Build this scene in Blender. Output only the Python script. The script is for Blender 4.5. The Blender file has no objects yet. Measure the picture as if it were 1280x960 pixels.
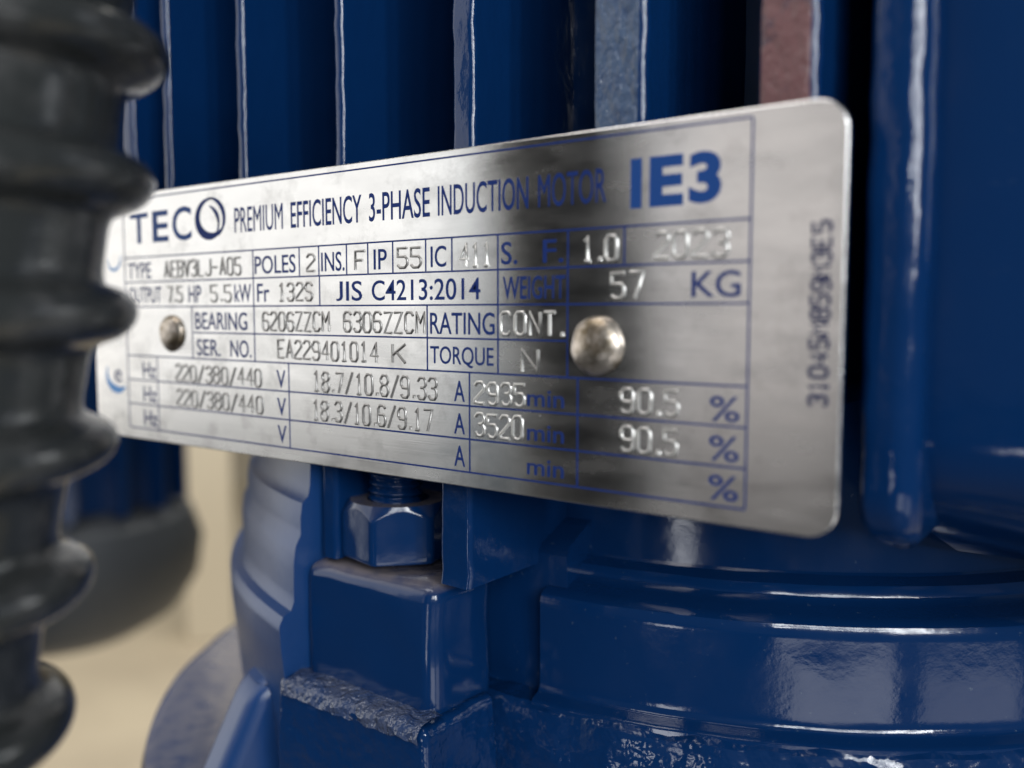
import bpy, bmesh, math, random
from mathutils import Vector, Matrix, noise
random.seed(7)
sc = bpy.context.scene
COL = sc.collection
R = math.radians
Z0 = 0.80                      # height of the nameplate's upper frame line above the floor, metres

def P(u, w, v):                # millimetres (right, into the motor, down) -> world metres
    return Vector((u * .001, w * .001, Z0 - v * .001))

# ------------------------------------------------------------------ camera
cd = bpy.data.cameras.new('camera'); cam = bpy.data.objects.new('camera', cd); COL.objects.link(cam)
sc.camera = cam
cd.sensor_width = 36; cd.lens = 31.52; cd.clip_start = .002; cd.clip_end = 60
X = Vector((.8064360, .5913211, .0005635)); U = Vector((-.0474422, .0637511, .9968375)); B = X.cross(U)
cam.matrix_world = Matrix(((X.x, U.x, B.x, 0), (X.y, U.y, B.y, 0), (X.z, U.z, B.z, 0), (0, 0, 0, 1)))
cam.location = P(40.67, -103.32, 22.92)
cd.dof.use_dof = True; cd.dof.focus_distance = .141; cd.dof.aperture_fstop = 9.4; cd.dof.aperture_blades = 0

# ------------------------------------------------------------------ world, lamps, exposure
wd = bpy.data.worlds.new('World'); sc.world = wd; wd.use_nodes = True
bg = wd.node_tree.nodes['Background']; bg.inputs[0].default_value = (.72, .90, 1.0, 1); bg.inputs[1].default_value = .085
sc.view_settings.view_transform = 'Standard'; sc.view_settings.look = 'None'
sc.view_settings.exposure = 0; sc.view_settings.gamma = 1
def lamp(name, az, el, dist, w, h, rad, col=(1, 1, 1)):
    """area lamp seen from the plate at azimuth az (0 = straight out from the plate, + = right), facing the plate"""
    a, e = R(az), R(el)
    d = Vector((math.sin(a) * math.cos(e), -math.cos(a) * math.cos(e), math.sin(e)))
    l = bpy.data.lights.new(name, 'AREA'); l.shape = 'RECTANGLE'; l.size = w; l.size_y = h
    l.energy = rad * math.pi * w * h; l.color = col
    o = bpy.data.objects.new(name, l); COL.objects.link(o)
    o.location = P(-45, 0, 25) + d * dist
    o.rotation_euler = d.to_track_quat('Z', 'Y').to_euler()
    return o
lamp('window_light', -58, 17, 1.5, 1.05, 1.35, 1.5, (1, .99, .97))
lamp('doorway_light', -19.5, 16, 1.5, .39, 1.30, .80, (1, .93, .90))
lamp('band_fill_light', -33.5, 12, 1.9, .60, 1.7, .17, (.75, .88, 1))  # added dim fill, lifts the dark band mirrored in the plate
lamp('side_window_light', -84, -4, 1.3, .5, .7, 1.3, (.92, .96, 1))
for az in (35, 42, 49, 56):
    for el, h in ((26, .16), (19, .16), (12, .14)):
        lamp('barred_window_light', az, el, 1.6, .125, h * .85, 21, (.93, .97, 1))
lamp('low_window_light', 48, -30, 1.0, .42, .32, 2.3, (.95, .97, 1))
for az in (61, 67):
    lamp('high_narrow_light', az, 15, 1.2, .05, .5, 44, (.95, .98, 1))
lamp('low_window_light', 79, -30, 1.0, .36, .32, 1.3, (.95, .97, 1))
lamp('gap_light', 8, -17.5, 1.0, .13, .09, 7, (.95, .97, 1))
lamp('ceiling_light', -30, 66, 1.5, 1.1, .8, 4.2, (1, .97, .95))

def fill_lamp(name, x, y, z, w, h, rad, col):
    l = bpy.data.lights.new(name, 'AREA'); l.shape = 'RECTANGLE'; l.size = w; l.size_y = h; l.energy = rad * math.pi * w * h; l.color = col
    o = bpy.data.objects.new(name, l); COL.objects.link(o); o.location = (x, y, z); return o
fill_lamp('background_fill_light', -1.15, .75, 2.45, 1.5, 1.5, 9, (1, .96, .88))  # added out of view to brighten the floor and post behind

# ------------------------------------------------------------------ materials
def mat(name, base, rough=.4, metal=0, bump=None, spec=.5, var=None, rvar=None, coat=0):
    """bump: list of (scale per metre, strength, distance m, detail, stretch) ; var: (scale, colour, lo, hi)"""
    m = bpy.data.materials.new(name); m.use_nodes = True
    nt = m.node_tree; n = nt.nodes; L = nt.links
    b = n['Principled BSDF']
    b.inputs['Base Color'].default_value = (*base, 1); b.inputs['Roughness'].default_value = rough
    b.inputs['Metallic'].default_value = metal; b.inputs['Specular IOR Level'].default_value = spec
    b.inputs['Coat Weight'].default_value = coat
    tc = n.new('ShaderNodeTexCoord')
    def nz(scale, detail=3, stretch=(1, 1, 1), rg=.55):
        mp = n.new('ShaderNodeMapping'); mp.inputs['Scale'].default_value = stretch
        L.new(tc.outputs['Object'], mp.inputs['Vector'])
        t = n.new('ShaderNodeTexNoise'); t.inputs['Scale'].default_value = scale; t.inputs['Detail'].default_value = detail
        t.inputs['Roughness'].default_value = rg
        L.new(mp.outputs[0], t.inputs['Vector']); return t
    prev = None
    for (s, st, dist, det, stretch) in (bump or []):
        t = nz(s, det, stretch); bp = n.new('ShaderNodeBump')
        bp.inputs['Strength'].default_value = st; bp.inputs['Distance'].default_value = dist
        L.new(t.outputs['Fac'], bp.inputs['Height'])
        if prev: L.new(prev.outputs[0], bp.inputs['Normal'])
        prev = bp
    if prev: L.new(prev.outputs[0], b.inputs['Normal'])
    if var:
        s, c2, lo, hi = var[:4]
        t = nz(s, 6, var[4] if len(var) > 4 else (1, 1, 1), .65); r = n.new('ShaderNodeMapRange')
        r.inputs['From Min'].default_value = lo; r.inputs['From Max'].default_value = hi
        L.new(t.outputs['Fac'], r.inputs['Value'])
        mx = n.new('ShaderNodeMix'); mx.data_type = 'RGBA'
        mx.inputs['A'].default_value = (*base, 1); mx.inputs['B'].default_value = (*c2, 1)
        L.new(r.outputs[0], mx.inputs['Factor']); L.new(mx.outputs['Result'], b.inputs['Base Color'])
    if rvar:
        s, lo, hi = rvar[:3]
        t = nz(s, 5, rvar[3] if len(rvar) > 3 else (1, 1, 1)); r = n.new('ShaderNodeMapRange')
        r.inputs['From Min'].default_value = .3; r.inputs['From Max'].default_value = .7
        r.inputs['To Min'].default_value = lo; r.inputs['To Max'].default_value = hi
        L.new(t.outputs['Fac'], r.inputs['Value']); L.new(r.outputs[0], b.inputs['Roughness'])
    return m
BLUE = (.0018, .0203, .082)
def dust(m, amount=.75, col=(.17, .145, .14)):
    """a film of brown-grey dust that has settled on upward faces"""
    nt = m.node_tree; n = nt.nodes; L = nt.links; b = n['Principled BSDF']
    g = n.new('ShaderNodeNewGeometry'); sx = n.new('ShaderNodeSeparateXYZ'); L.new(g.outputs['Normal'], sx.inputs[0])
    mr = n.new('ShaderNodeMapRange'); mr.inputs['From Min'].default_value = .45; mr.inputs['From Max'].default_value = .95; mr.inputs['To Max'].default_value = amount
    L.new(sx.outputs['Z'], mr.inputs['Value'])
    t = n.new('ShaderNodeTexNoise'); t.inputs['Scale'].default_value = 260; t.inputs['Detail'].default_value = 6
    tc = n.new('ShaderNodeTexCoord'); L.new(tc.outputs['Object'], t.inputs['Vector'])
    r2 = n.new('ShaderNodeMapRange'); r2.inputs['From Min'].default_value = .1; r2.inputs['From Max'].default_value = .55; L.new(t.outputs['Fac'], r2.inputs['Value'])
    mu = n.new('ShaderNodeMath'); mu.operation = 'MULTIPLY'; L.new(mr.outputs[0], mu.inputs[0]); L.new(r2.outputs[0], mu.inputs[1])
    mx = n.new('ShaderNodeMix'); mx.data_type = 'RGBA'; mx.inputs['A'].default_value = b.inputs['Base Color'].default_value; mx.inputs['B'].default_value = (*col, 1)
    L.new(mu.outputs[0], mx.inputs['Factor']); L.new(mx.outputs['Result'], b.inputs['Base Color'])
    return m
paint = mat('blue_enamel', BLUE, .1, bump=[(90, .22, .0005, 2, (1, 1, 1)), (600, .25, .0001, 3, (1, 1, 1))], var=(800, (.06, .09, .14), .66, .74), rvar=(120, .07, .17))
castp = mat('blue_enamel_on_rough_casting', BLUE, .1, bump=[(150, .6, .0012, 2, (1, 1, 1)), (380, .5, .0006, 2, (1, 1, 1))], rvar=(200, .08, .2))
dusty = dust(mat('dusty_blue_enamel', BLUE, .12, bump=[(90, .30, .0005, 2, (1, 1, 1)), (600, .16, .0001, 3, (1, 1, 1))], rvar=(120, .09, .2)))
softp = mat('chalky_blue_enamel', (.003, .032, .125), .34, bump=[(90, .25, .0005, 2, (1, 1, 1)), (500, .2, .0002, 3, (1, 1, 1))])
dusty2 = dust(mat('slightly_dusty_blue_enamel', BLUE, .16, bump=[(90, .30, .0005, 2, (1, 1, 1))]), .32, (.22, .20, .19))
seamm = mat('rough_bright_casting_seam', (.016, .036, .10), .09, bump=[(480, 1, .0016, 2, (1, 1, 1))], var=(160, (.045, .058, .105), .35, .6))
finp = mat('blue_enamel_on_fins', BLUE, .1, spec=.4, bump=[(60, .3, .0005, 2, (1, 1, 1)), (420, .45, .0003, 3, (1, 1, .6))], rvar=(200, .08, .2))
greyf = mat('grey_reflection_enamel', (.055, .085, .145), .16, bump=[(520, 1, .0012, 4, (1, 1, .5))], var=(300, (.035, .06, .12), .4, .65))  # grey light mirrored by one fin tip, put into the base colour
redf = mat('red_reflection_enamel', (.14, .068, .070), .22, bump=[(520, 1, .0008, 4, (1, 1, .6))], var=(120, (.03, .035, .06), .55, .66))  # reddish reflection on a fin tip, painted in as colour
steel = mat('brushed_steel_plate', (.66, .65, .64), .2, 1,
            bump=[(900, .10, .00006, 4, (.04, 1, 3.2)), (18, .10, .0004, 1, (1, 1, .3))],
            var=(120, (.50, .49, .48), .52, .72), rvar=(260, .16, .30, (.3, 1, 1)))
bp_ = steel.node_tree.nodes['Principled BSDF']
bp_.inputs['Anisotropic'].default_value = .8; bp_.inputs['Anisotropic Rotation'].default_value = .25
tg = steel.node_tree.nodes.new('ShaderNodeTangent'); tg.direction_type = 'UV_MAP'; tg.uv_map = 'UVMap'
steel.node_tree.links.new(tg.outputs[0], bp_.inputs['Tangent'])
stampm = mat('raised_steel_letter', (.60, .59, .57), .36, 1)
stampd = mat('shaded_raised_steel_letter', (.33, .32, .31), .42, 1)  # darker copy for the left letters: their dark reflections set in the colour
rivm = mat('dull_rivet_metal', (.56, .50, .44), .36, 1, bump=[(500, .35, .0003, 4, (1, 1, 1))], var=(260, (.20, .16, .11), .45, .62))
ink = mat('etched_blue_ink', (.008, .024, .125), .6, spec=.12, bump=[(1200, .2, .0001, 3, (1, 1, 1))])
inkp = mat('pale_blue_ink', (.03, .22, .55), .35)
inkd = mat('serial_ink', (.008, .013, .06), .7, spec=.1)
rubber = mat('black_conduit_plastic', (.026, .028, .028), .22, bump=[(60, .3, .0012, 3, (1, 1, 1)), (300, .25, .0003, 3, (1, 1, 1))], rvar=(60, .12, .24), var=(140, (.06, .06, .06), .5, .72))

# ------------------------------------------------------------------ object helpers
def link(name, me, m, parent=None, smooth=None):
    o = bpy.data.objects.new(name, me); COL.objects.link(o)
    if m is not None:
        me.materials.clear(); me.materials.append(m)
    if smooth is not None:
        for p in me.polygons: p.use_smooth = True
        if smooth < 180: me.set_sharp_from_angle(angle=R(smooth))
    if parent: o.parent = parent
    return o
def from_bm(name, bm, m, parent=None, smooth=40):
    bmesh.ops.recalc_face_normals(bm, faces=bm.faces)
    me = bpy.data.meshes.new(name); bm.to_mesh(me); bm.free()
    o = link(name, me, m, parent, smooth)
    if smooth is not None and smooth < 60 and len(me.polygons) < 60000:
        wn = o.modifiers.new('weighted', 'WEIGHTED_NORMAL'); wn.keep_sharp = True; wn.weight = 80
    return o
def tag(o, label, cat, group=None, kind=None):
    o['label'] = label; o['category'] = cat
    if group: o['group'] = group
    if kind: o['kind'] = kind
def setting(o, kind='structure'): o['kind'] = kind

def jitter(p, amt, s=200.):
    if amt:
        q = Vector(p) * s
        p = Vector(p) + Vector((noise.noise(q), noise.noise(q + Vector((9, 3, 1))), noise.noise(q + Vector((2, 7, 5))))) * amt
    return p
def prism(name, poly, v0, v1, m, parent, n=1, amt=0, s=200., endr=0, smooth=40, du=None):
    """poly: (u, w) outline in mm, extruded from v0 to v1; endr rounds the lower end towards the back"""
    bm = bmesh.new(); rings = []
    wmax = max(p[1] for p in poly); wmin = min(p[1] for p in poly)
    uc = sum(p[0] for p in poly) / len(poly)
    vs = [v0 + (v1 - v0) * i / n for i in range(n + 1)]
    for v in vs:
        k = 0; sh = 1
        if endr and v > v1 - endr:
            t = (v - (v1 - endr)) / endr
            k = endr * (1 - math.sqrt(max(0, 1 - t * t))); sh = .35 + .65 * math.sqrt(max(0, 1 - t ** 3))
        t = 0 if du is None else min(1, max(0, (v + 5) / 50))
        rings.append([bm.verts.new(jitter(P(uc + (p[0] - uc) * sh + (0 if du is None else t * (du[0] if p[0] < uc else du[1])), min(wmax, p[1] + k), v), amt, s)) for p in poly])
    k = len(poly)
    for a, b in zip(rings[:-1], rings[1:]):
        for i in range(k): bm.faces.new((a[i], a[(i + 1) % k], b[(i + 1) % k], b[i]))
    bm.faces.new(rings[0][::-1]); bm.faces.new(rings[-1])
    return from_bm(name, bm, m, parent, smooth)
def rbox(name, u0, u1, w0, w1, v0, v1, m, parent, r=1., seg=3, cuts=0, amt=0, s=200., taper=0):
    bm = bmesh.new(); bmesh.ops.create_cube(bm, size=1)
    for q in bm.verts:
        c = q.co.copy()
        q.co = P((u0 + u1) / 2 + c.x * (u1 - u0), (w0 + w1) / 2 + c.y * (w1 - w0), (v0 + v1) / 2 - c.z * (v1 - v0))
    if r: bmesh.ops.bevel(bm, geom=list(bm.edges), offset=r * .001, segments=seg, profile=.5, affect='EDGES')
    if cuts:
        big = [e for e in bm.edges if e.calc_length() > .003]
        bmesh.ops.subdivide_edges(bm, edges=big, cuts=cuts, use_grid_fill=True)
    if amt:
        for q in bm.verts: q.co = jitter(q.co, amt, s)
    return from_bm(name, bm, m, parent, 40)
CU, CW = -50., 125.             # motor axis
def lathe(name, prof, az0, az1, n, m, parent, amt=0, s=200., close=False, caps=True, c=(CU, CW), smooth=35):
    """prof: (radius, v) outline. az 0 faces the camera side (-w), + to the right"""
    bm = bmesh.new(); rings = []
    cnt = n if close else n + 1
    for i in range(cnt):
        a = R(az0 + (az1 - az0) * i / n)
        rings.append([bm.verts.new(jitter(P(c[0] + r * math.sin(a), c[1] - r * math.cos(a), v), amt, s)) for r, v in prof])
    pairs = list(zip(rings[:-1], rings[1:])) + ([(rings[-1], rings[0])] if close else [])
    for a, b in pairs:
        for i in range(len(prof) - 1): bm.faces.new((a[i], a[i + 1], b[i + 1], b[i]))
    if caps and not close:
        bm.faces.new(rings[0]); bm.faces.new(rings[-1][::-1])
    return from_bm(name, bm, m, parent, smooth)
def dense(prof, step=1.5):
    out = [prof[0]]
    for a, b in zip(prof[:-1], prof[1:]):
        k = max(1, int(math.hypot(b[0] - a[0], b[1] - a[1]) / step))
        for i in range(1, k + 1): out.append((a[0] + (b[0] - a[0]) * i / k, a[1] + (b[1] - a[1]) * i / k))
    return out
def arc(cx, cy, r, a0, a1, n): return [(cx + r * math.cos(R(a0 + (a1 - a0) * i / n)), cy + r * math.sin(R(a0 + (a1 - a0) * i / n))) for i in range(n + 1)]

# ================================================================== the room behind
floorm = mat('worn_beige_concrete', (.50, .43, .32), .6, bump=[(20, .3, .002, 4, (1, 1, 1))], var=(2.5, (.38, .32, .24), .4, .7))
bm = bmesh.new(); bmesh.ops.create_grid(bm, x_segments=8, y_segments=8, size=4)
fl = from_bm('floor', bm, floorm, None, None); fl.location = (-2, 4.15, 0); setting(fl)
matm = mat('dark_unseen_floor', (.045, .047, .05), .5, bump=[(20, .3, .002, 4, (1, 1, 1))], var=(6, (.03, .03, .032), .4, .7))  # unseen front floor, made dark to keep beige out of the castings' reflections
bm = bmesh.new(); bmesh.ops.create_grid(bm, x_segments=8, y_segments=8, size=4)
fl = from_bm('floor', bm, matm, None, None); fl.location = (-2, -3.85, 0); setting(fl)
wallm = mat('cream_painted_wall', (.62, .55, .43), .6, bump=[(40, .2, .001, 4, (1, 1, 1))], var=(1.5, (.50, .44, .36), .4, .7))
bm = bmesh.new(); bmesh.ops.create_cube(bm, size=1)
for q in bm.verts: q.co = Vector((-3.4 + q.co.x * .16, 1.6 + q.co.y * 7, 1.25 + q.co.z * 2.5))
wl = from_bm('wall', bm, wallm, None, None); setting(wl)

# second pump motor in the background, behind and to the left
T2 = bpy.data.objects.new('pump_motor', None); COL.objects.link(T2)
tag(T2, 'blurred blue and black motor standing on the beige floor behind, at the left', 'motor')
c2 = (-690., 262.)
darkc = mat('dark_cast_iron', (.055, .06, .068), .5, bump=[(60, .5, .002, 3, (1, 1, 1))])
mb = lathe('motor_body', [(0, 0), (70, 0), (82, 12), (85, 30), (85, 175), (0, 175)], 0, 360, 40, paint, T2, close=True, c=c2)
for i in range(16):
    a = R(i * 22.5); bm = bmesh.new(); bmesh.ops.create_cube(bm, size=1)
    for q in bm.verts: q.co = Vector((q.co.x * .006, q.co.y * .022, q.co.z * .135))
    f2 = from_bm('fin', bm, paint, T2, None)
    f2.location = P(c2[0] + 91 * math.sin(a), c2[1] - 91 * math.cos(a), 110); f2.rotation_euler = (0, 0, a)
lathe('pump_casing', [(0, 176), (84, 176), (104, 188), (112, 212), (108, 242), (92, 268), (62, 286), (0, 290)], 0, 360, 40, darkc, T2, close=True, c=c2)
rbox('support_arm', -820, -690, 190, 250, 205, 255, darkc, T2, r=6)
rbox('support_post', -860, -800, 190, 250, 200, 790, darkc, T2, r=6)
lathe('base_plate', [(0, 780), (90, 780), (90, 799.5), (0, 799.5)], 0, 360, 24, darkc, T2, close=True, c=(-830, 220))

pm = mat('cream_painted_post', (.72, .64, .50), .5, bump=[(40, .2, .001, 4, (1, 1, 1))])
bm = bmesh.new(); bmesh.ops.create_cube(bm, size=1)
for q in bm.verts: q.co = Vector((q.co.x * .11, q.co.y * .11, 1.0 + q.co.z * 2.0))
bmesh.ops.bevel(bm, geom=list(bm.edges), offset=.006, segments=2, profile=.5, affect='EDGES')
post = from_bm('post', bm, pm, None, 30); post.location = (-1.80, 1.175, 0); post.rotation_euler = (0, 0, R(55))
tag(post, 'cream painted post, blurred, standing on the beige floor far behind the motor', 'post')
# ================================================================== the motor
M = bpy.data.objects.new('electric_motor', None); COL.objects.link(M)
tag(M, 'large blue motor with vertical cooling fins and a steel nameplate riveted to its front', 'motor')

lathe('housing', [(0, -110), (91, -110), (92, -108), (92, 52), (92, 60), (92, 66), (93, 67)] , 0, 360, 120, paint, M, amt=.0003, s=60, close=True)

def fin(ur, ul, wf, wb, v0, v1, r=1.1, m=finp, amt=.00022, endr=0, rr=None, du=None):
    rr = rr or r
    poly = [(ul, wb)] + [(x, y) for x, y in arc(ul + r, wf + r, r, 180, 270, 4)] + [(x, y) for x, y in arc(ur - rr, wf + rr, rr, 270, 360, 5)] + [(ur, wb)]
    return prism('cooling_fin', poly, v0, v1, m, M, n=70, amt=amt, s=320, endr=endr, du=du)
fin(-155, -160, 8, 95, -108, 20, endr=8)
fin(-139.8, -144.3, 6, 95, -108, 34, endr=8)
fin(-125.0, -127.4, 5, 75, -108, 40, endr=8, r=1.0)
fin(-101.0, -103.4, 5, 60, -108, 45, endr=6, r=1.0)
fin(-74.4, -76.8, 5, 42, -108, 66.9, r=1.0, du=(-4.6, -3.2))
fin(-46.0, -50.4, 5, 38, -108, 66.9, r=1.0, du=(-3.0, -1.0), amt=.0003)
fin(-17.0, -25.1, 5, 46, -108, 40, endr=6, rr=1.2, amt=.0003)
fin(5.9, -1.6, 5, 62, -108, 36, endr=6, rr=1.3)
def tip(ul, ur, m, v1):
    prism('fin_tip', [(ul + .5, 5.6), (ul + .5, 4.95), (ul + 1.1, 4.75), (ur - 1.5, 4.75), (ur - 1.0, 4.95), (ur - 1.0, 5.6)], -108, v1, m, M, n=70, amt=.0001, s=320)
tip(-25.1, -17.0, greyf, 38); tip(-1.6, 5.9, redf, 34)
# the broad rounded rib right of the plate
poly = [(10.8, 70)] + arc(12.2, 9.4, 1.4, 180, 270, 5) + arc(14.4, 11.2, 3.2, 270, 360, 7) + [(17.6, 70)]
prism('broad_rib', poly, -108, 53, finp, M, n=70, amt=.0002, s=200, endr=9)
bm = bmesh.new(); pr = [(60, -108), (14, -108), (14, 38), (14.6, 42), (16.5, 45.5), (20, 48.5), (32, 54), (52, 61), (60, 62.5)]; rings = []
for i in range(31):
    rings.append([bm.verts.new(jitter(P(15 + 2.4 * i, w + .0012 * (2.4 * i) ** 2, v), .0006, 60)) for w, v in pr])
for a, b in zip(rings[:-1], rings[1:]):
    for i in range(len(pr)): bm.faces.new((a[i], a[(i + 1) % len(pr)], b[(i + 1) % len(pr)], b[i]))
bm.faces.new(rings[0]); bm.faces.new(rings[-1][::-1])
from_bm('terminal_box_pad', bm, paint, M, 30)
# pads behind the plate that carry the rivets
rbox('mounting_pad', -124, -110, .95, 12, 19, 35, paint, M, r=1)
rbox('mounting_pad', -26.6, -15, .95, 12, 19, 35, paint, M, r=1)

# end shield: ring wall with a ledge, right of the clamp lug
prof = [(80, 62.5), (93, 66.6), (95.4, 67.2), (96, 68), (96.3, 68.8), (97.2, 69.4), (102.6, 70.6), (103.6, 71.2), (104, 72.2), (104, 86.8), (104.2, 87.6), (104.8, 88.2), (106.2, 88.6), (106.8, 89.2), (107, 92), (80, 92)]
lathe('end_shield_ring', dense(prof, 1.2), 3, 175, 150, paint, M, amt=.00016, s=90)
lathe('end_shield_wall', dense([(80, 89), (106.4, 89.2), (107.6, 90.2), (108.4, 94), (110, 120), (116, 134), (134, 140), (134, 150), (60, 150)]), -12, 178, 170, castp, M, amt=.0006, s=170)
lathe('end_shield_core', dense([(60, 60), (92, 60.5), (99.5, 63.5), (101, 65), (101.4, 80), (102, 89), (104, 91), (105, 140), (60, 140)], 2), -110, 5, 90, paint, M, amt=.0005, s=70)
# left part of the end shield with its stepped shoulders
profL = dense([(80, 40), (120, 40.6), (124, 42), (124.8, 45), (125.2, 54), (125.6, 56), (126.8, 57.2), (127.2, 60), (127.2, 63), (128.2, 65), (128.6, 68), (128.6, 75), (129.2, 76.6), (130.8, 77.4), (131.6, 79), (131.4, 84), (130.0, 98), (127, 124), (80, 124)], 1.2)
lathe('end_shield_shoulder', profL, -80, -15.6, 90, softp, M, amt=.0003, s=60)
# flange below with a gusset
lathe('flange', [(60, 115), (147, 116.5), (150, 118), (151, 121), (151, 142), (60, 142)], -180, -25, 110, dusty2, M, amt=.0004, s=60)

# clamp lug
rbox('clamp_lug', -84.6, -52.8, 3, 19, 67.4, 92, dusty, M, r=2.8, seg=4, cuts=5, amt=.0007, s=110)
rbox('lug_foot', -86.5, -50.5, -2.2, 17, 88.6, 124, castp, M, r=1.6, seg=4, cuts=6, amt=.0010, s=160)
# rough bright bead along the step
bm = bmesh.new(); rows_ = []
for i in range(91):
    u = -84.5 + 32.8 * i / 90; row = []
    for j in range(8):
        t = j / 7; w = 3.6 - 6.05 * math.sin(t * math.pi / 2); v = 87.9 + 2.9 * t ** 4
        p = P(u, w, v)
        row.append(bm.verts.new(jitter(p, .0005, 420)))
    rows_.append(row)
for a, b in zip(rows_[:-1], rows_[1:]):
    for j in range(7): bm.faces.new((a[j], a[j + 1], b[j + 1], b[j]))
from_bm('casting_seam', bm, seamm, M, 70)

# gusset rib at the lower left
bm = bmesh.new()
def gus(az, pts, th):
    a = R(az); t = (math.cos(a), math.sin(a)); d = (math.sin(a), -math.cos(a)); vs = []
    for sgn in (-1, 1):
        vs.append([bm.verts.new(P(CU + d[0] * r + t[0] * th * sgn, CW + d[1] * r + t[1] * th * sgn, v)) for r, v in pts])
    bm.faces.new(vs[0][::-1]); bm.faces.new(vs[1])
    for i in range(len(pts)):
        j = (i + 1) % len(pts); bm.faces.new((vs[0][i], vs[0][j], vs[1][j], vs[1][i]))
gus(-22, [(118, 91), (129, 91.5), (133, 94), (146, 122), (146, 140), (118, 140)], 6)
bmesh.ops.bevel(bm, geom=list(bm.edges), offset=.0035, segments=5, profile=.5, affect='EDGES')
from_bm('gusset', bm, softp, M, 40)

# nut on its stud
NU, NW, AF = -70.4, 13.5, 17.8
bolt = None
bm = bmesh.new(); N = 96; rings = []
def hexr(a): return (AF / 2) / math.cos(((a + 30) % 60 - 30) * math.pi / 180)
rot = -33 - 70
def nr(v, f):
    ring = []
    for i in range(N):
        a = 360 * i / N; h = hexr(a - rot + 30); rr, vv = f(h)
        ring.append(bm.verts.new(P(NU + rr * math.sin(R(a)), NW - rr * math.cos(R(a)), v + vv)))
    rings.append(ring)
T_, B_ = 56.2, 66.3
nr(T_, lambda h: (5.6, .0)); nr(T_, lambda h: (AF / 2 * .97, 0)); nr(T_, lambda h: (h * .985, .25 + max(0, (h - AF / 2 * .97)) * 1.15)); nr(T_, lambda h: (h, .8 + max(0, (h - AF / 2 * .97)) * 1.2))
nr(B_, lambda h: (h, -.7)); nr(B_, lambda h: (h * .98, 0)); nr(B_, lambda h: (5, 0))
for a, b in zip(rings[:-1], rings[1:]):
    for i in range(N): bm.faces.new((a[i], a[(i + 1) % N], b[(i + 1) % N], b[i]))
nut = from_bm('hex_nut', bm, dusty, M, 32)
bm = bmesh.new(); rings = []
for k in range(0, 181):
    v = 38 + k * .11; ring = []
    for i in range(32):
        a = i / 32; ph = ((v - a * 1.5) / 1.5) % 1.0
        rr = 4.35 + .62 * (1 - abs(2 * ph - 1)) ** .8
        ring.append(bm.verts.new(P(NU - .6 + rr * math.sin(2 * math.pi * a), NW - rr * math.cos(2 * math.pi * a), v)))
    rings.append(ring)
for a, b in zip(rings[:-1], rings[1:]):
    for i in range(32): bm.faces.new((a[i], a[(i + 1) % 32], b[(i + 1) % 32], b[i]))
bm.faces.new(rings[0][::-1]); bm.faces.new(rings[-1])
from_bm('threaded_stud', bm, paint, M, 60)

# ================================================================== the nameplate
PL0, PL1, PT, PB, TH = -147.0, 11.05, -1.1, 49.1, .9
def round_rect(u0, u1, v0, v1, r, n=8):
    return (arc(u1 - r, v0 + r, r, -90, 0, n) + arc(u1 - r, v1 - r, r, 0, 90, n) + arc(u0 + r, v1 - r, r, 90, 180, n) + arc(u0 + r, v0 + r, r, 180, 270, n))
bm = bmesh.new(); rings = []
for ins, w in ((.0, TH), (0, .18), (.06, .07), (.18, .0)):
    rings.append([bm.verts.new(P(u, w, v)) for u, v in round_rect(PL0 + ins, PL1 - ins, PT + ins, PB - ins, 3.7 - ins)])
k = len(rings[0])
for a, b in zip(rings[:-1], rings[1:]):
    for i in range(k): bm.faces.new((a[i], a[(i + 1) % k], b[(i + 1) % k], b[i]))
bm.faces.new(rings[0]); bm.faces.new(rings[-1][::-1])
uvl = bm.loops.layers.uv.new('UVMap')
for f in bm.faces:
    for l in f.loops: l[uvl].uv = (l.vert.co.x * 5, l.vert.co.z * 5)
plate = from_bm('nameplate', bm, steel, M, 30)

FACE = 0.0
def flat_strip(name, u0, u1, v0, v1, m, h=.035):
    bm = bmesh.new(); bmesh.ops.create_cube(bm, size=1)
    for q in bm.verts:
        c = q.co.copy(); q.co = P((u0 + u1) / 2 + c.x * (u1 - u0), FACE - h / 2 + c.y * h, (v0 + v1) / 2 - c.z * (v1 - v0))
    return from_bm(name, bm, m, plate, None)
RV = [0, 11.79] + [11.79 + 5 * i for i in range(1, 8)]
LW = .26
def hline(v, u0=-134.5, u1=0): flat_strip('ruling_line', u0, u1, v - LW / 2, v + LW / 2, ink)
def vline(u, v0, v1): flat_strip('ruling_line', u - LW / 2, u + LW / 2, v0 + LW / 2, v1 - LW / 2, ink, .033)
hline(RV[0]); hline(RV[1]); hline(RV[2]); hline(RV[3])
hline(RV[4], -111.6, -25.7)
for k in (5, 6, 7, 8): hline(RV[k])
vline(0, 0, RV[8]); vline(-134.5, 0, RV[8])
for u in (-92.8, -80.3, -75.4, -68.7, -63.8, -58.3, -51.4, -46.2, -37.6, -25.7, -17): vline(u, RV[1], RV[2])
for u in (-92.8, -75.3, -37.6, -25.7): vline(u, RV[2], RV[3])
for u in (-111.6, -92.8, -51.2, -37.6, -25.7): vline(u, RV[3], RV[4]); vline(u, RV[4], RV[5])
for u in (-123.8, -83.6, -42.9, -24):
    for a in (5, 6, 7): vline(u, RV[a], RV[a + 1])

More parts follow.
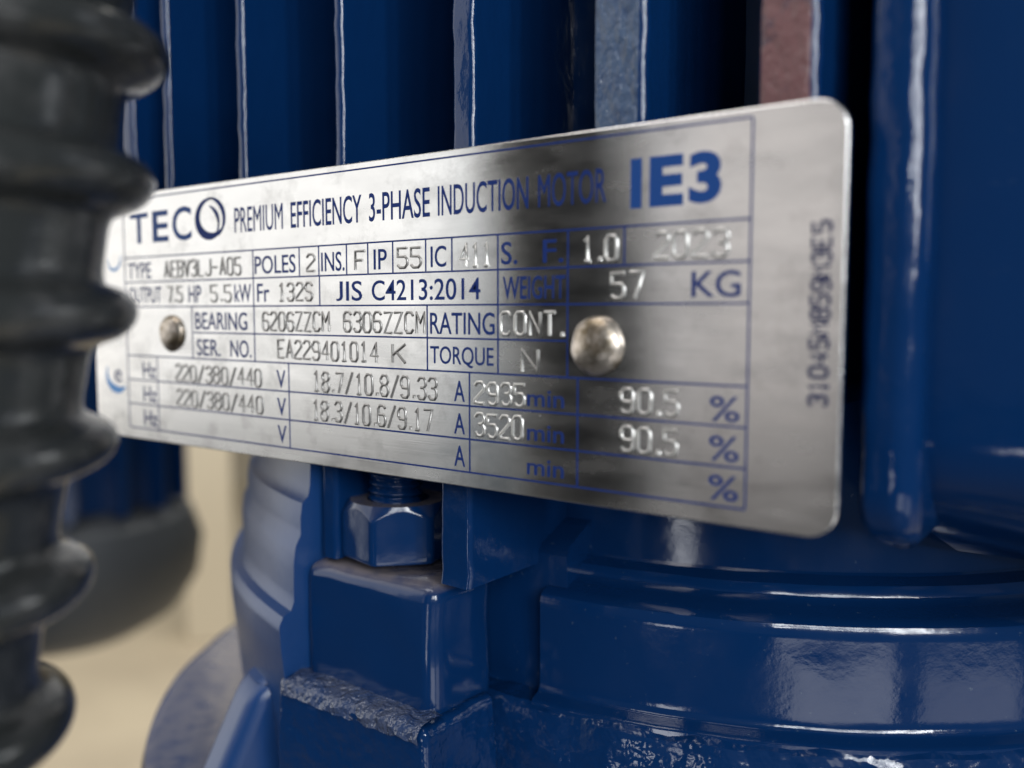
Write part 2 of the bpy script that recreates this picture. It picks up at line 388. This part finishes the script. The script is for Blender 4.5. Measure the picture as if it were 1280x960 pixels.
dg = None
def printed(text, u0, u1, v0, v1, bold=0., m=ink, name='printed_text', vertical=False, spacing=1., h=.03):
    c = bpy.data.curves.new('t', 'FONT'); c.body = text; c.size = 1; c.offset = bold; c.extrude = .01; c.resolution_u = 4
    c.space_character = spacing
    o = bpy.data.objects.new('t', c); COL.objects.link(o)
    me = bpy.data.meshes.new_from_object(o.evaluated_get(bpy.context.evaluated_depsgraph_get()))
    bpy.data.objects.remove(o); bpy.data.curves.remove(c)
    xs = [q.co.x for q in me.vertices]; ys = [q.co.y for q in me.vertices]; zs = [q.co.z for q in me.vertices]
    x0, x1, y0, y1, z0, z1 = min(xs), max(xs), min(ys), max(ys), min(zs), max(zs)
    for q in me.vertices:
        a = (q.co.x - x0) / (x1 - x0); b = (q.co.y - y0) / (y1 - y0); t = (q.co.z - z0) / (z1 - z0)
        if vertical: q.co = P(u0 + (u1 - u0) * (1 - b), FACE - h * t, v1 + (v0 - v1) * a)
        else: q.co = P(u0 + (u1 - u0) * a, FACE - h * t, v1 + (v0 - v1) * b)
    me.name = name
    return link(name, me, m, plate)
# --- title row
inkt = mat('blue_grey_logo_ink', (.012, .052, .20), .5, spec=.15)
printed('T', -132.0, -125.6, 3.0, 9.0, .012, m=inkt); printed('E', -124.0, -118.6, 2.9, 9.0, .02, m=inkt); printed('C', -117.2, -111.0, 2.6, 9.1, .012, m=inkt)
def curve_shape(name, outer, inner, m, h=.03):
    bm = bmesh.new(); n = len(outer)
    o0 = [bm.verts.new(P(u, FACE - h, v)) for u, v in outer]; i0 = [bm.verts.new(P(u, FACE - h, v)) for u, v in inner]
    o1 = [bm.verts.new(P(u, FACE, v)) for u, v in outer]; i1 = [bm.verts.new(P(u, FACE, v)) for u, v in inner]
    rg = range(n - 1)
    for i in rg:
        bm.faces.new((o0[i], o0[i + 1], i0[i + 1], i0[i])); bm.faces.new((o0[i], o0[i + 1], o1[i + 1], o1[i])); bm.faces.new((i0[i], i0[i + 1], i1[i + 1], i1[i]))
    return from_bm(name, bm, m, plate, None)
def crescent(name, cx, cy, rx, ry, a0, a1, tmax, m, n=40, tmin=.15, pk=.5):
    o, i = [], []
    for k in range(n + 1):
        t = k / n; a = R(a0 + (a1 - a0) * t); w = tmin + tmax * math.sin(math.pi * t ** pk) if pk else tmax
        o.append((cx + rx * math.cos(a), cy + ry * math.sin(a))); i.append((cx + (rx - w) * math.cos(a), cy + (ry - w) * math.sin(a)))
    return curve_shape(name, o, i, m)
# ring-shaped last letter of the maker's name: heavy at lower left, split into swirling blades at upper right
crescent('logo_ring', -105.4, 5.5, 4.4, 3.9, 30, 290, 1.55, ink, pk=.8)
crescent('logo_ring', -105.0, 5.4, 4.6, 3.9, -100, 60, .9, ink, tmin=.1, pk=1)
crescent('logo_ring', -105.8, 6.0, 3.6, 3.0, -80, 50, .55, ink, tmin=.08, pk=1)
crescent('logo_ring', -107.0, 7.0, 4.6, 4.2, -70, 10, .35, ink, tmin=.06, pk=1)
def words(seq, v0, v1, bold=0., **k):
    for t, u0, u1 in seq: printed(t, u0, u1, v0, v1, bold + (.006 if 'M' not in t and not bold else 0), **k)
words([('PREMIUM', -97.8, -84.4), ('EFFICIENCY', -82.3, -65.1), ('3-PHASE', -63.4, -50.5), ('INDUCTION', -48.9, -32.3), ('MOTOR', -30.6, -19.8)], 4.0, 8.5, .0)
words([('I', -16.2, -14.6), ('E', -13.5, -8.8), ('3', -8.1, -3.8)], 3.3, 9.6, .045, m=inkt)
# --- printed captions
words([('TYPE', -133.2, -125), ('POLES', -92.3, -81.3), ('INS.', -74.8, -69.2), ('IP', -62.5, -59.6), ('IC', -50.4, -47.3), ('S.', -37.0, -34.2), ('F.', -29.8, -26.4)], 12.9, 16.1)
words([('OUTPUT', -133.2, -121.6), ('HP', -112.5, -108.5), ('kW', -98.3, -93.5), ('Fr', -91.8, -88.4), ('J', -71.3, -69.7), ('IS', -68.9, -65.2), ('C4213:2014', -63.0, -40.8), ('WEIGHT', -36.7, -26.1)], 17.8, 21.05)
words([('KG', -7.5, -1.1)], 17.8, 21.05, .008)
words([('BEARING', -110.6, -94.8), ('RATING', -50.6, -38.2)], 22.9, 26.2)
words([('SER.', -110.3, -102.9), ('NO.', -99.9, -93.8), ('TORQUE', -50.6, -38.4)], 28.0, 31.2)
for k in (0, 1, 2):
    v = 33.1 + 4.9 * k
    words([('Hz', -129.0, -124.4), ('V', -86.9, -84.5), ('A', -45.9, -43.8), ('%', -4.8, -0.9)], v, v + 3.15)
    words([('min', -32.4, -26.2)], v + .7, v + 3.0)
crescent('round_mark', -138.9, 36.4, 4.2, 3.6, 35, 215, 1.5, inkp, pk=.8)
printed('e', -139.8, -137.0, 35.0, 37.6, .0, m=ink, name='round_mark')
crescent('upper_mark', -138.6, 11.8, 2.7, 2.6, -15, 185, .5, inkp, pk=1)

# --- stamped values: raised single-stroke characters on a 4 x 6 grid
G = {'0': [[(0, 1), (0, 5), (1, 6), (3, 6), (4, 5), (4, 1), (3, 0), (1, 0), (0, 1)]],
 '1': [[(1, 5), (2, 6), (2, 0)], [(1, 0), (3, 0)]],
 '2': [[(0, 5), (1, 6), (3, 6), (4, 5), (4, 4), (0, 1), (0, 0), (4, 0)]],
 '3': [[(0, 5), (1, 6), (3, 6), (4, 5), (4, 4), (3, 3.2), (1.6, 3.2)], [(3, 3.2), (4, 2.3), (4, 1), (3, 0), (1, 0), (0, 1)]],
 '4': [[(3, 0), (3, 6), (0, 2), (4, 2)]],
 '5': [[(4, 6), (0, 6), (0, 3.4), (3, 3.4), (4, 2.5), (4, 1), (3, 0), (1, 0), (0, .8)]],
 '6': [[(4, 5.2), (3, 6), (1, 6), (0, 5), (0, 1), (1, 0), (3, 0), (4, 1), (4, 2.4), (3, 3.3), (0, 3.3)]],
 '7': [[(0, 6), (4, 6), (1.5, 0)]],
 '8': [[(1, 3.2), (0, 4.2), (0, 5), (1, 6), (3, 6), (4, 5), (4, 4.2), (3, 3.2), (1, 3.2), (0, 2.2), (0, 1), (1, 0), (3, 0), (4, 1), (4, 2.2), (3, 3.2)]],
 '9': [[(0, .8), (1, 0), (3, 0), (4, 1), (4, 5), (3, 6), (1, 6), (0, 5), (0, 3.6), (1, 2.7), (4, 2.7)]],
 'A': [[(0, 0), (2, 6), (4, 0)], [(.7, 2), (3.3, 2)]],
 'B': [[(0, 0), (0, 6), (3, 6), (4, 5), (4, 4), (3, 3.2), (0, 3.2)], [(3, 3.2), (4, 2.2), (4, 1), (3, 0), (0, 0)]],
 'C': [[(4, 5), (3, 6), (1, 6), (0, 5), (0, 1), (1, 0), (3, 0), (4, 1)]],
 'E': [[(4, 6), (0, 6), (0, 0), (4, 0)], [(0, 3.1), (3, 3.1)]],
 'F': [[(4, 6), (0, 6), (0, 0)], [(0, 3.1), (3, 3.1)]],
 'I': [[(2, 0), (2, 6)]],
 'J': [[(4, 6), (4, 1), (3, 0), (1, 0), (0, 1)]],
 'K': [[(0, 0), (0, 6)], [(4, 6), (0, 2.4)], [(1.2, 3.5), (4, 0)]],
 'L': [[(0, 6), (0, 0), (4, 0)]],
 'M': [[(0, 0), (0, 6), (2, 3), (4, 6), (4, 0)]],
 'N': [[(0, 0), (0, 6), (4, 0), (4, 6)]],
 'O': [[(0, 1), (0, 5), (1, 6), (3, 6), (4, 5), (4, 1), (3, 0), (1, 0), (0, 1)]],
 'S': [[(4, 5), (3, 6), (1, 6), (0, 5), (0, 4), (1, 3.2), (3, 2.8), (4, 2), (4, 1), (3, 0), (1, 0), (0, 1)]],
 'T': [[(0, 6), (4, 6)], [(2, 6), (2, 0)]],
 'V': [[(0, 6), (2, 0), (4, 6)]],
 'Z': [[(0, 6), (4, 6), (0, 0), (4, 0)]],
 '/': [[(0, -.3), (4, 6.3)]], '.': [[(.9, 0), (.9, .7), (1.3, .7), (1.3, 0)]], '-': [[(.3, 3), (3.7, 3)]], ' ': []}
ADV = {'.': 3.0, ' ': 5.0}
def stamped(text, u0, u1, v0, v1, bold=.21, m=None, name='stamped_text', vertical=False):
    tot = sum(ADV.get(ch, 5.7) for ch in text) - 1.7; su = (u1 - u0) / tot; sv = (v1 - v0) / 6
    if vertical: su = (v1 - v0) / tot; sv = (u1 - u0) / 6
    c = bpy.data.curves.new('s', 'CURVE'); c.dimensions = '3D'; c.bevel_depth = bold * .001; c.bevel_resolution = 3; c.use_fill_caps = True
    x = 0
    for ch in text:
        jx, jy = random.uniform(-.15, .15), random.uniform(-.12, .12)
        for st in G[ch]:
            sp = c.splines.new('POLY'); sp.points.add(len(st) - 1)
            for q, (a, b) in zip(sp.points, st):
                p = P(u1 - (b + jy) * sv, FACE, v1 - (x + a + jx) * su) if vertical else P(u0 + (x + a + jx) * su, FACE + bold * .1, v1 - (b + jy) * sv)
                q.co = (*p, 1)
        x += ADV.get(ch, 5.7)
    o = bpy.data.objects.new('s', c); COL.objects.link(o)
    me = bpy.data.meshes.new_from_object(o.evaluated_get(bpy.context.evaluated_depsgraph_get()))
    bpy.data.objects.remove(o); bpy.data.curves.remove(c); me.name = 'stamped_text'
    if vertical:
        for q in me.vertices: q.co.y *= .2
    return link(name, me, m or stampm, plate, 180)
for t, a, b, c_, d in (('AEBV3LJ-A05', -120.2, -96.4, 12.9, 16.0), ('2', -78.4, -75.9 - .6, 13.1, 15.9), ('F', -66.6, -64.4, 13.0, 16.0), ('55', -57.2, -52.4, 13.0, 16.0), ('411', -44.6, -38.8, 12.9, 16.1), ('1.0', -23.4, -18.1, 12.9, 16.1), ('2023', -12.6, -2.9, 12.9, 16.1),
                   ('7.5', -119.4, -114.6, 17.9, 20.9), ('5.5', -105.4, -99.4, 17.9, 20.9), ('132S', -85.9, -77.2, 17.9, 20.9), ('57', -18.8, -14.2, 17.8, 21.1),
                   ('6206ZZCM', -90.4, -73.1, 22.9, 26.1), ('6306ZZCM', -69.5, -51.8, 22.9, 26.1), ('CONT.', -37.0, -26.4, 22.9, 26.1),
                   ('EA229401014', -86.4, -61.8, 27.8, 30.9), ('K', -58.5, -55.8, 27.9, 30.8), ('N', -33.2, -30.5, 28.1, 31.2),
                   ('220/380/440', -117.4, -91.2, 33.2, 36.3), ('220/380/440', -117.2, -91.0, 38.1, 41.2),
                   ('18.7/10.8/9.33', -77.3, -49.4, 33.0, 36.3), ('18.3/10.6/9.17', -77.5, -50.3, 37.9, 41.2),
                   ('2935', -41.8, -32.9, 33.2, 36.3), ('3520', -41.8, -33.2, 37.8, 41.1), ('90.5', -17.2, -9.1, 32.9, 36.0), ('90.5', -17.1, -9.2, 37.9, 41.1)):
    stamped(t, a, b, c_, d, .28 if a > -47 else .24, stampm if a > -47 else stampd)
stamped('31045M859M3E5', 7.4, 9.4, 12.7, 33.6, .24, inkd, 'serial_print', True)

# --- rivets
def rivet(u, v, r, h):
    prof = [(0, -h), (r * .35, -h * .97), (r * .62, -h * .84), (r * .84, -h * .60), (r * .96, -h * .34), (r, -h * .1), (r * .97, .1), (0, .1)]
    bm = bmesh.new(); rings = []
    for i in range(40):
        a = 2 * math.pi * i / 40
        rings.append([bm.verts.new(jitter(P(u + q * math.cos(a), w, v + q * math.sin(a)), .00022, 330)) for q, w in prof[1:]])
    top = bm.verts.new(P(u, -h, v))
    for a, b in zip(rings, rings[1:] + rings[:1]):
        bm.faces.new((top, a[0], b[0]))
        for i in range(len(prof) - 2): bm.faces.new((a[i], a[i + 1], b[i + 1], b[i]))
    return from_bm('rivet', bm, rivm, plate, 180)
rivet(-118.2, 27.0, 3.7, 1.5); rivet(-20.9, 27.3, 4.0, 1.9)

# ================================================================== corrugated conduit in front
axis = [Vector((-66.08, -53.46, -34.04)), Vector((-64.67, -55.33, -19.46)), Vector((-63.93, -57.40, -5.33)), Vector((-63.93, -64.40, 30.38)), Vector((-64.87, -71.79, 69.37)), Vector((-65.43, -74.59, 85.64)), Vector((-65.98, -76.84, 100.60))]
def ax(s):                      # s in v-millimetres
    for a, b in zip(axis[:-1], axis[1:]):
        if s <= b.z or b is axis[-1]:
            t = (s - a.z) / (b.z - a.z); return a.lerp(b, t)
bm = bmesh.new(); rings = []; PITCH, PH = 14.399, -5.616; s = -33.11
while s < 100:
    ring = []; c = ax(s)
    for i in range(72):
        a = 2 * math.pi * i / 72
        d = (((s - PH + PITCH / 2) % PITCH) - PITCH / 2) / .935
        e = max(0., 1 - (d / 3.5) ** 2); rr = 16.1 + 3.5 * e ** .6 + 1.1 * math.exp(-(abs(d) / 3.9) ** 4); rr *= .935
        ring.append(bm.verts.new(jitter(P(c.x + rr * math.cos(a), c.y + rr * math.sin(a), s), .0006, 45)))
    rings.append(ring); s += .5
for a, b in zip(rings[:-1], rings[1:]):
    for i in range(72): bm.faces.new((a[i], a[(i + 1) % 72], b[(i + 1) % 72], b[i]))
cond = from_bm('corrugated_conduit', bm, rubber, None, 180)
tag(cond, 'black corrugated conduit hanging blurred in front of the left end of the nameplate', 'conduit')
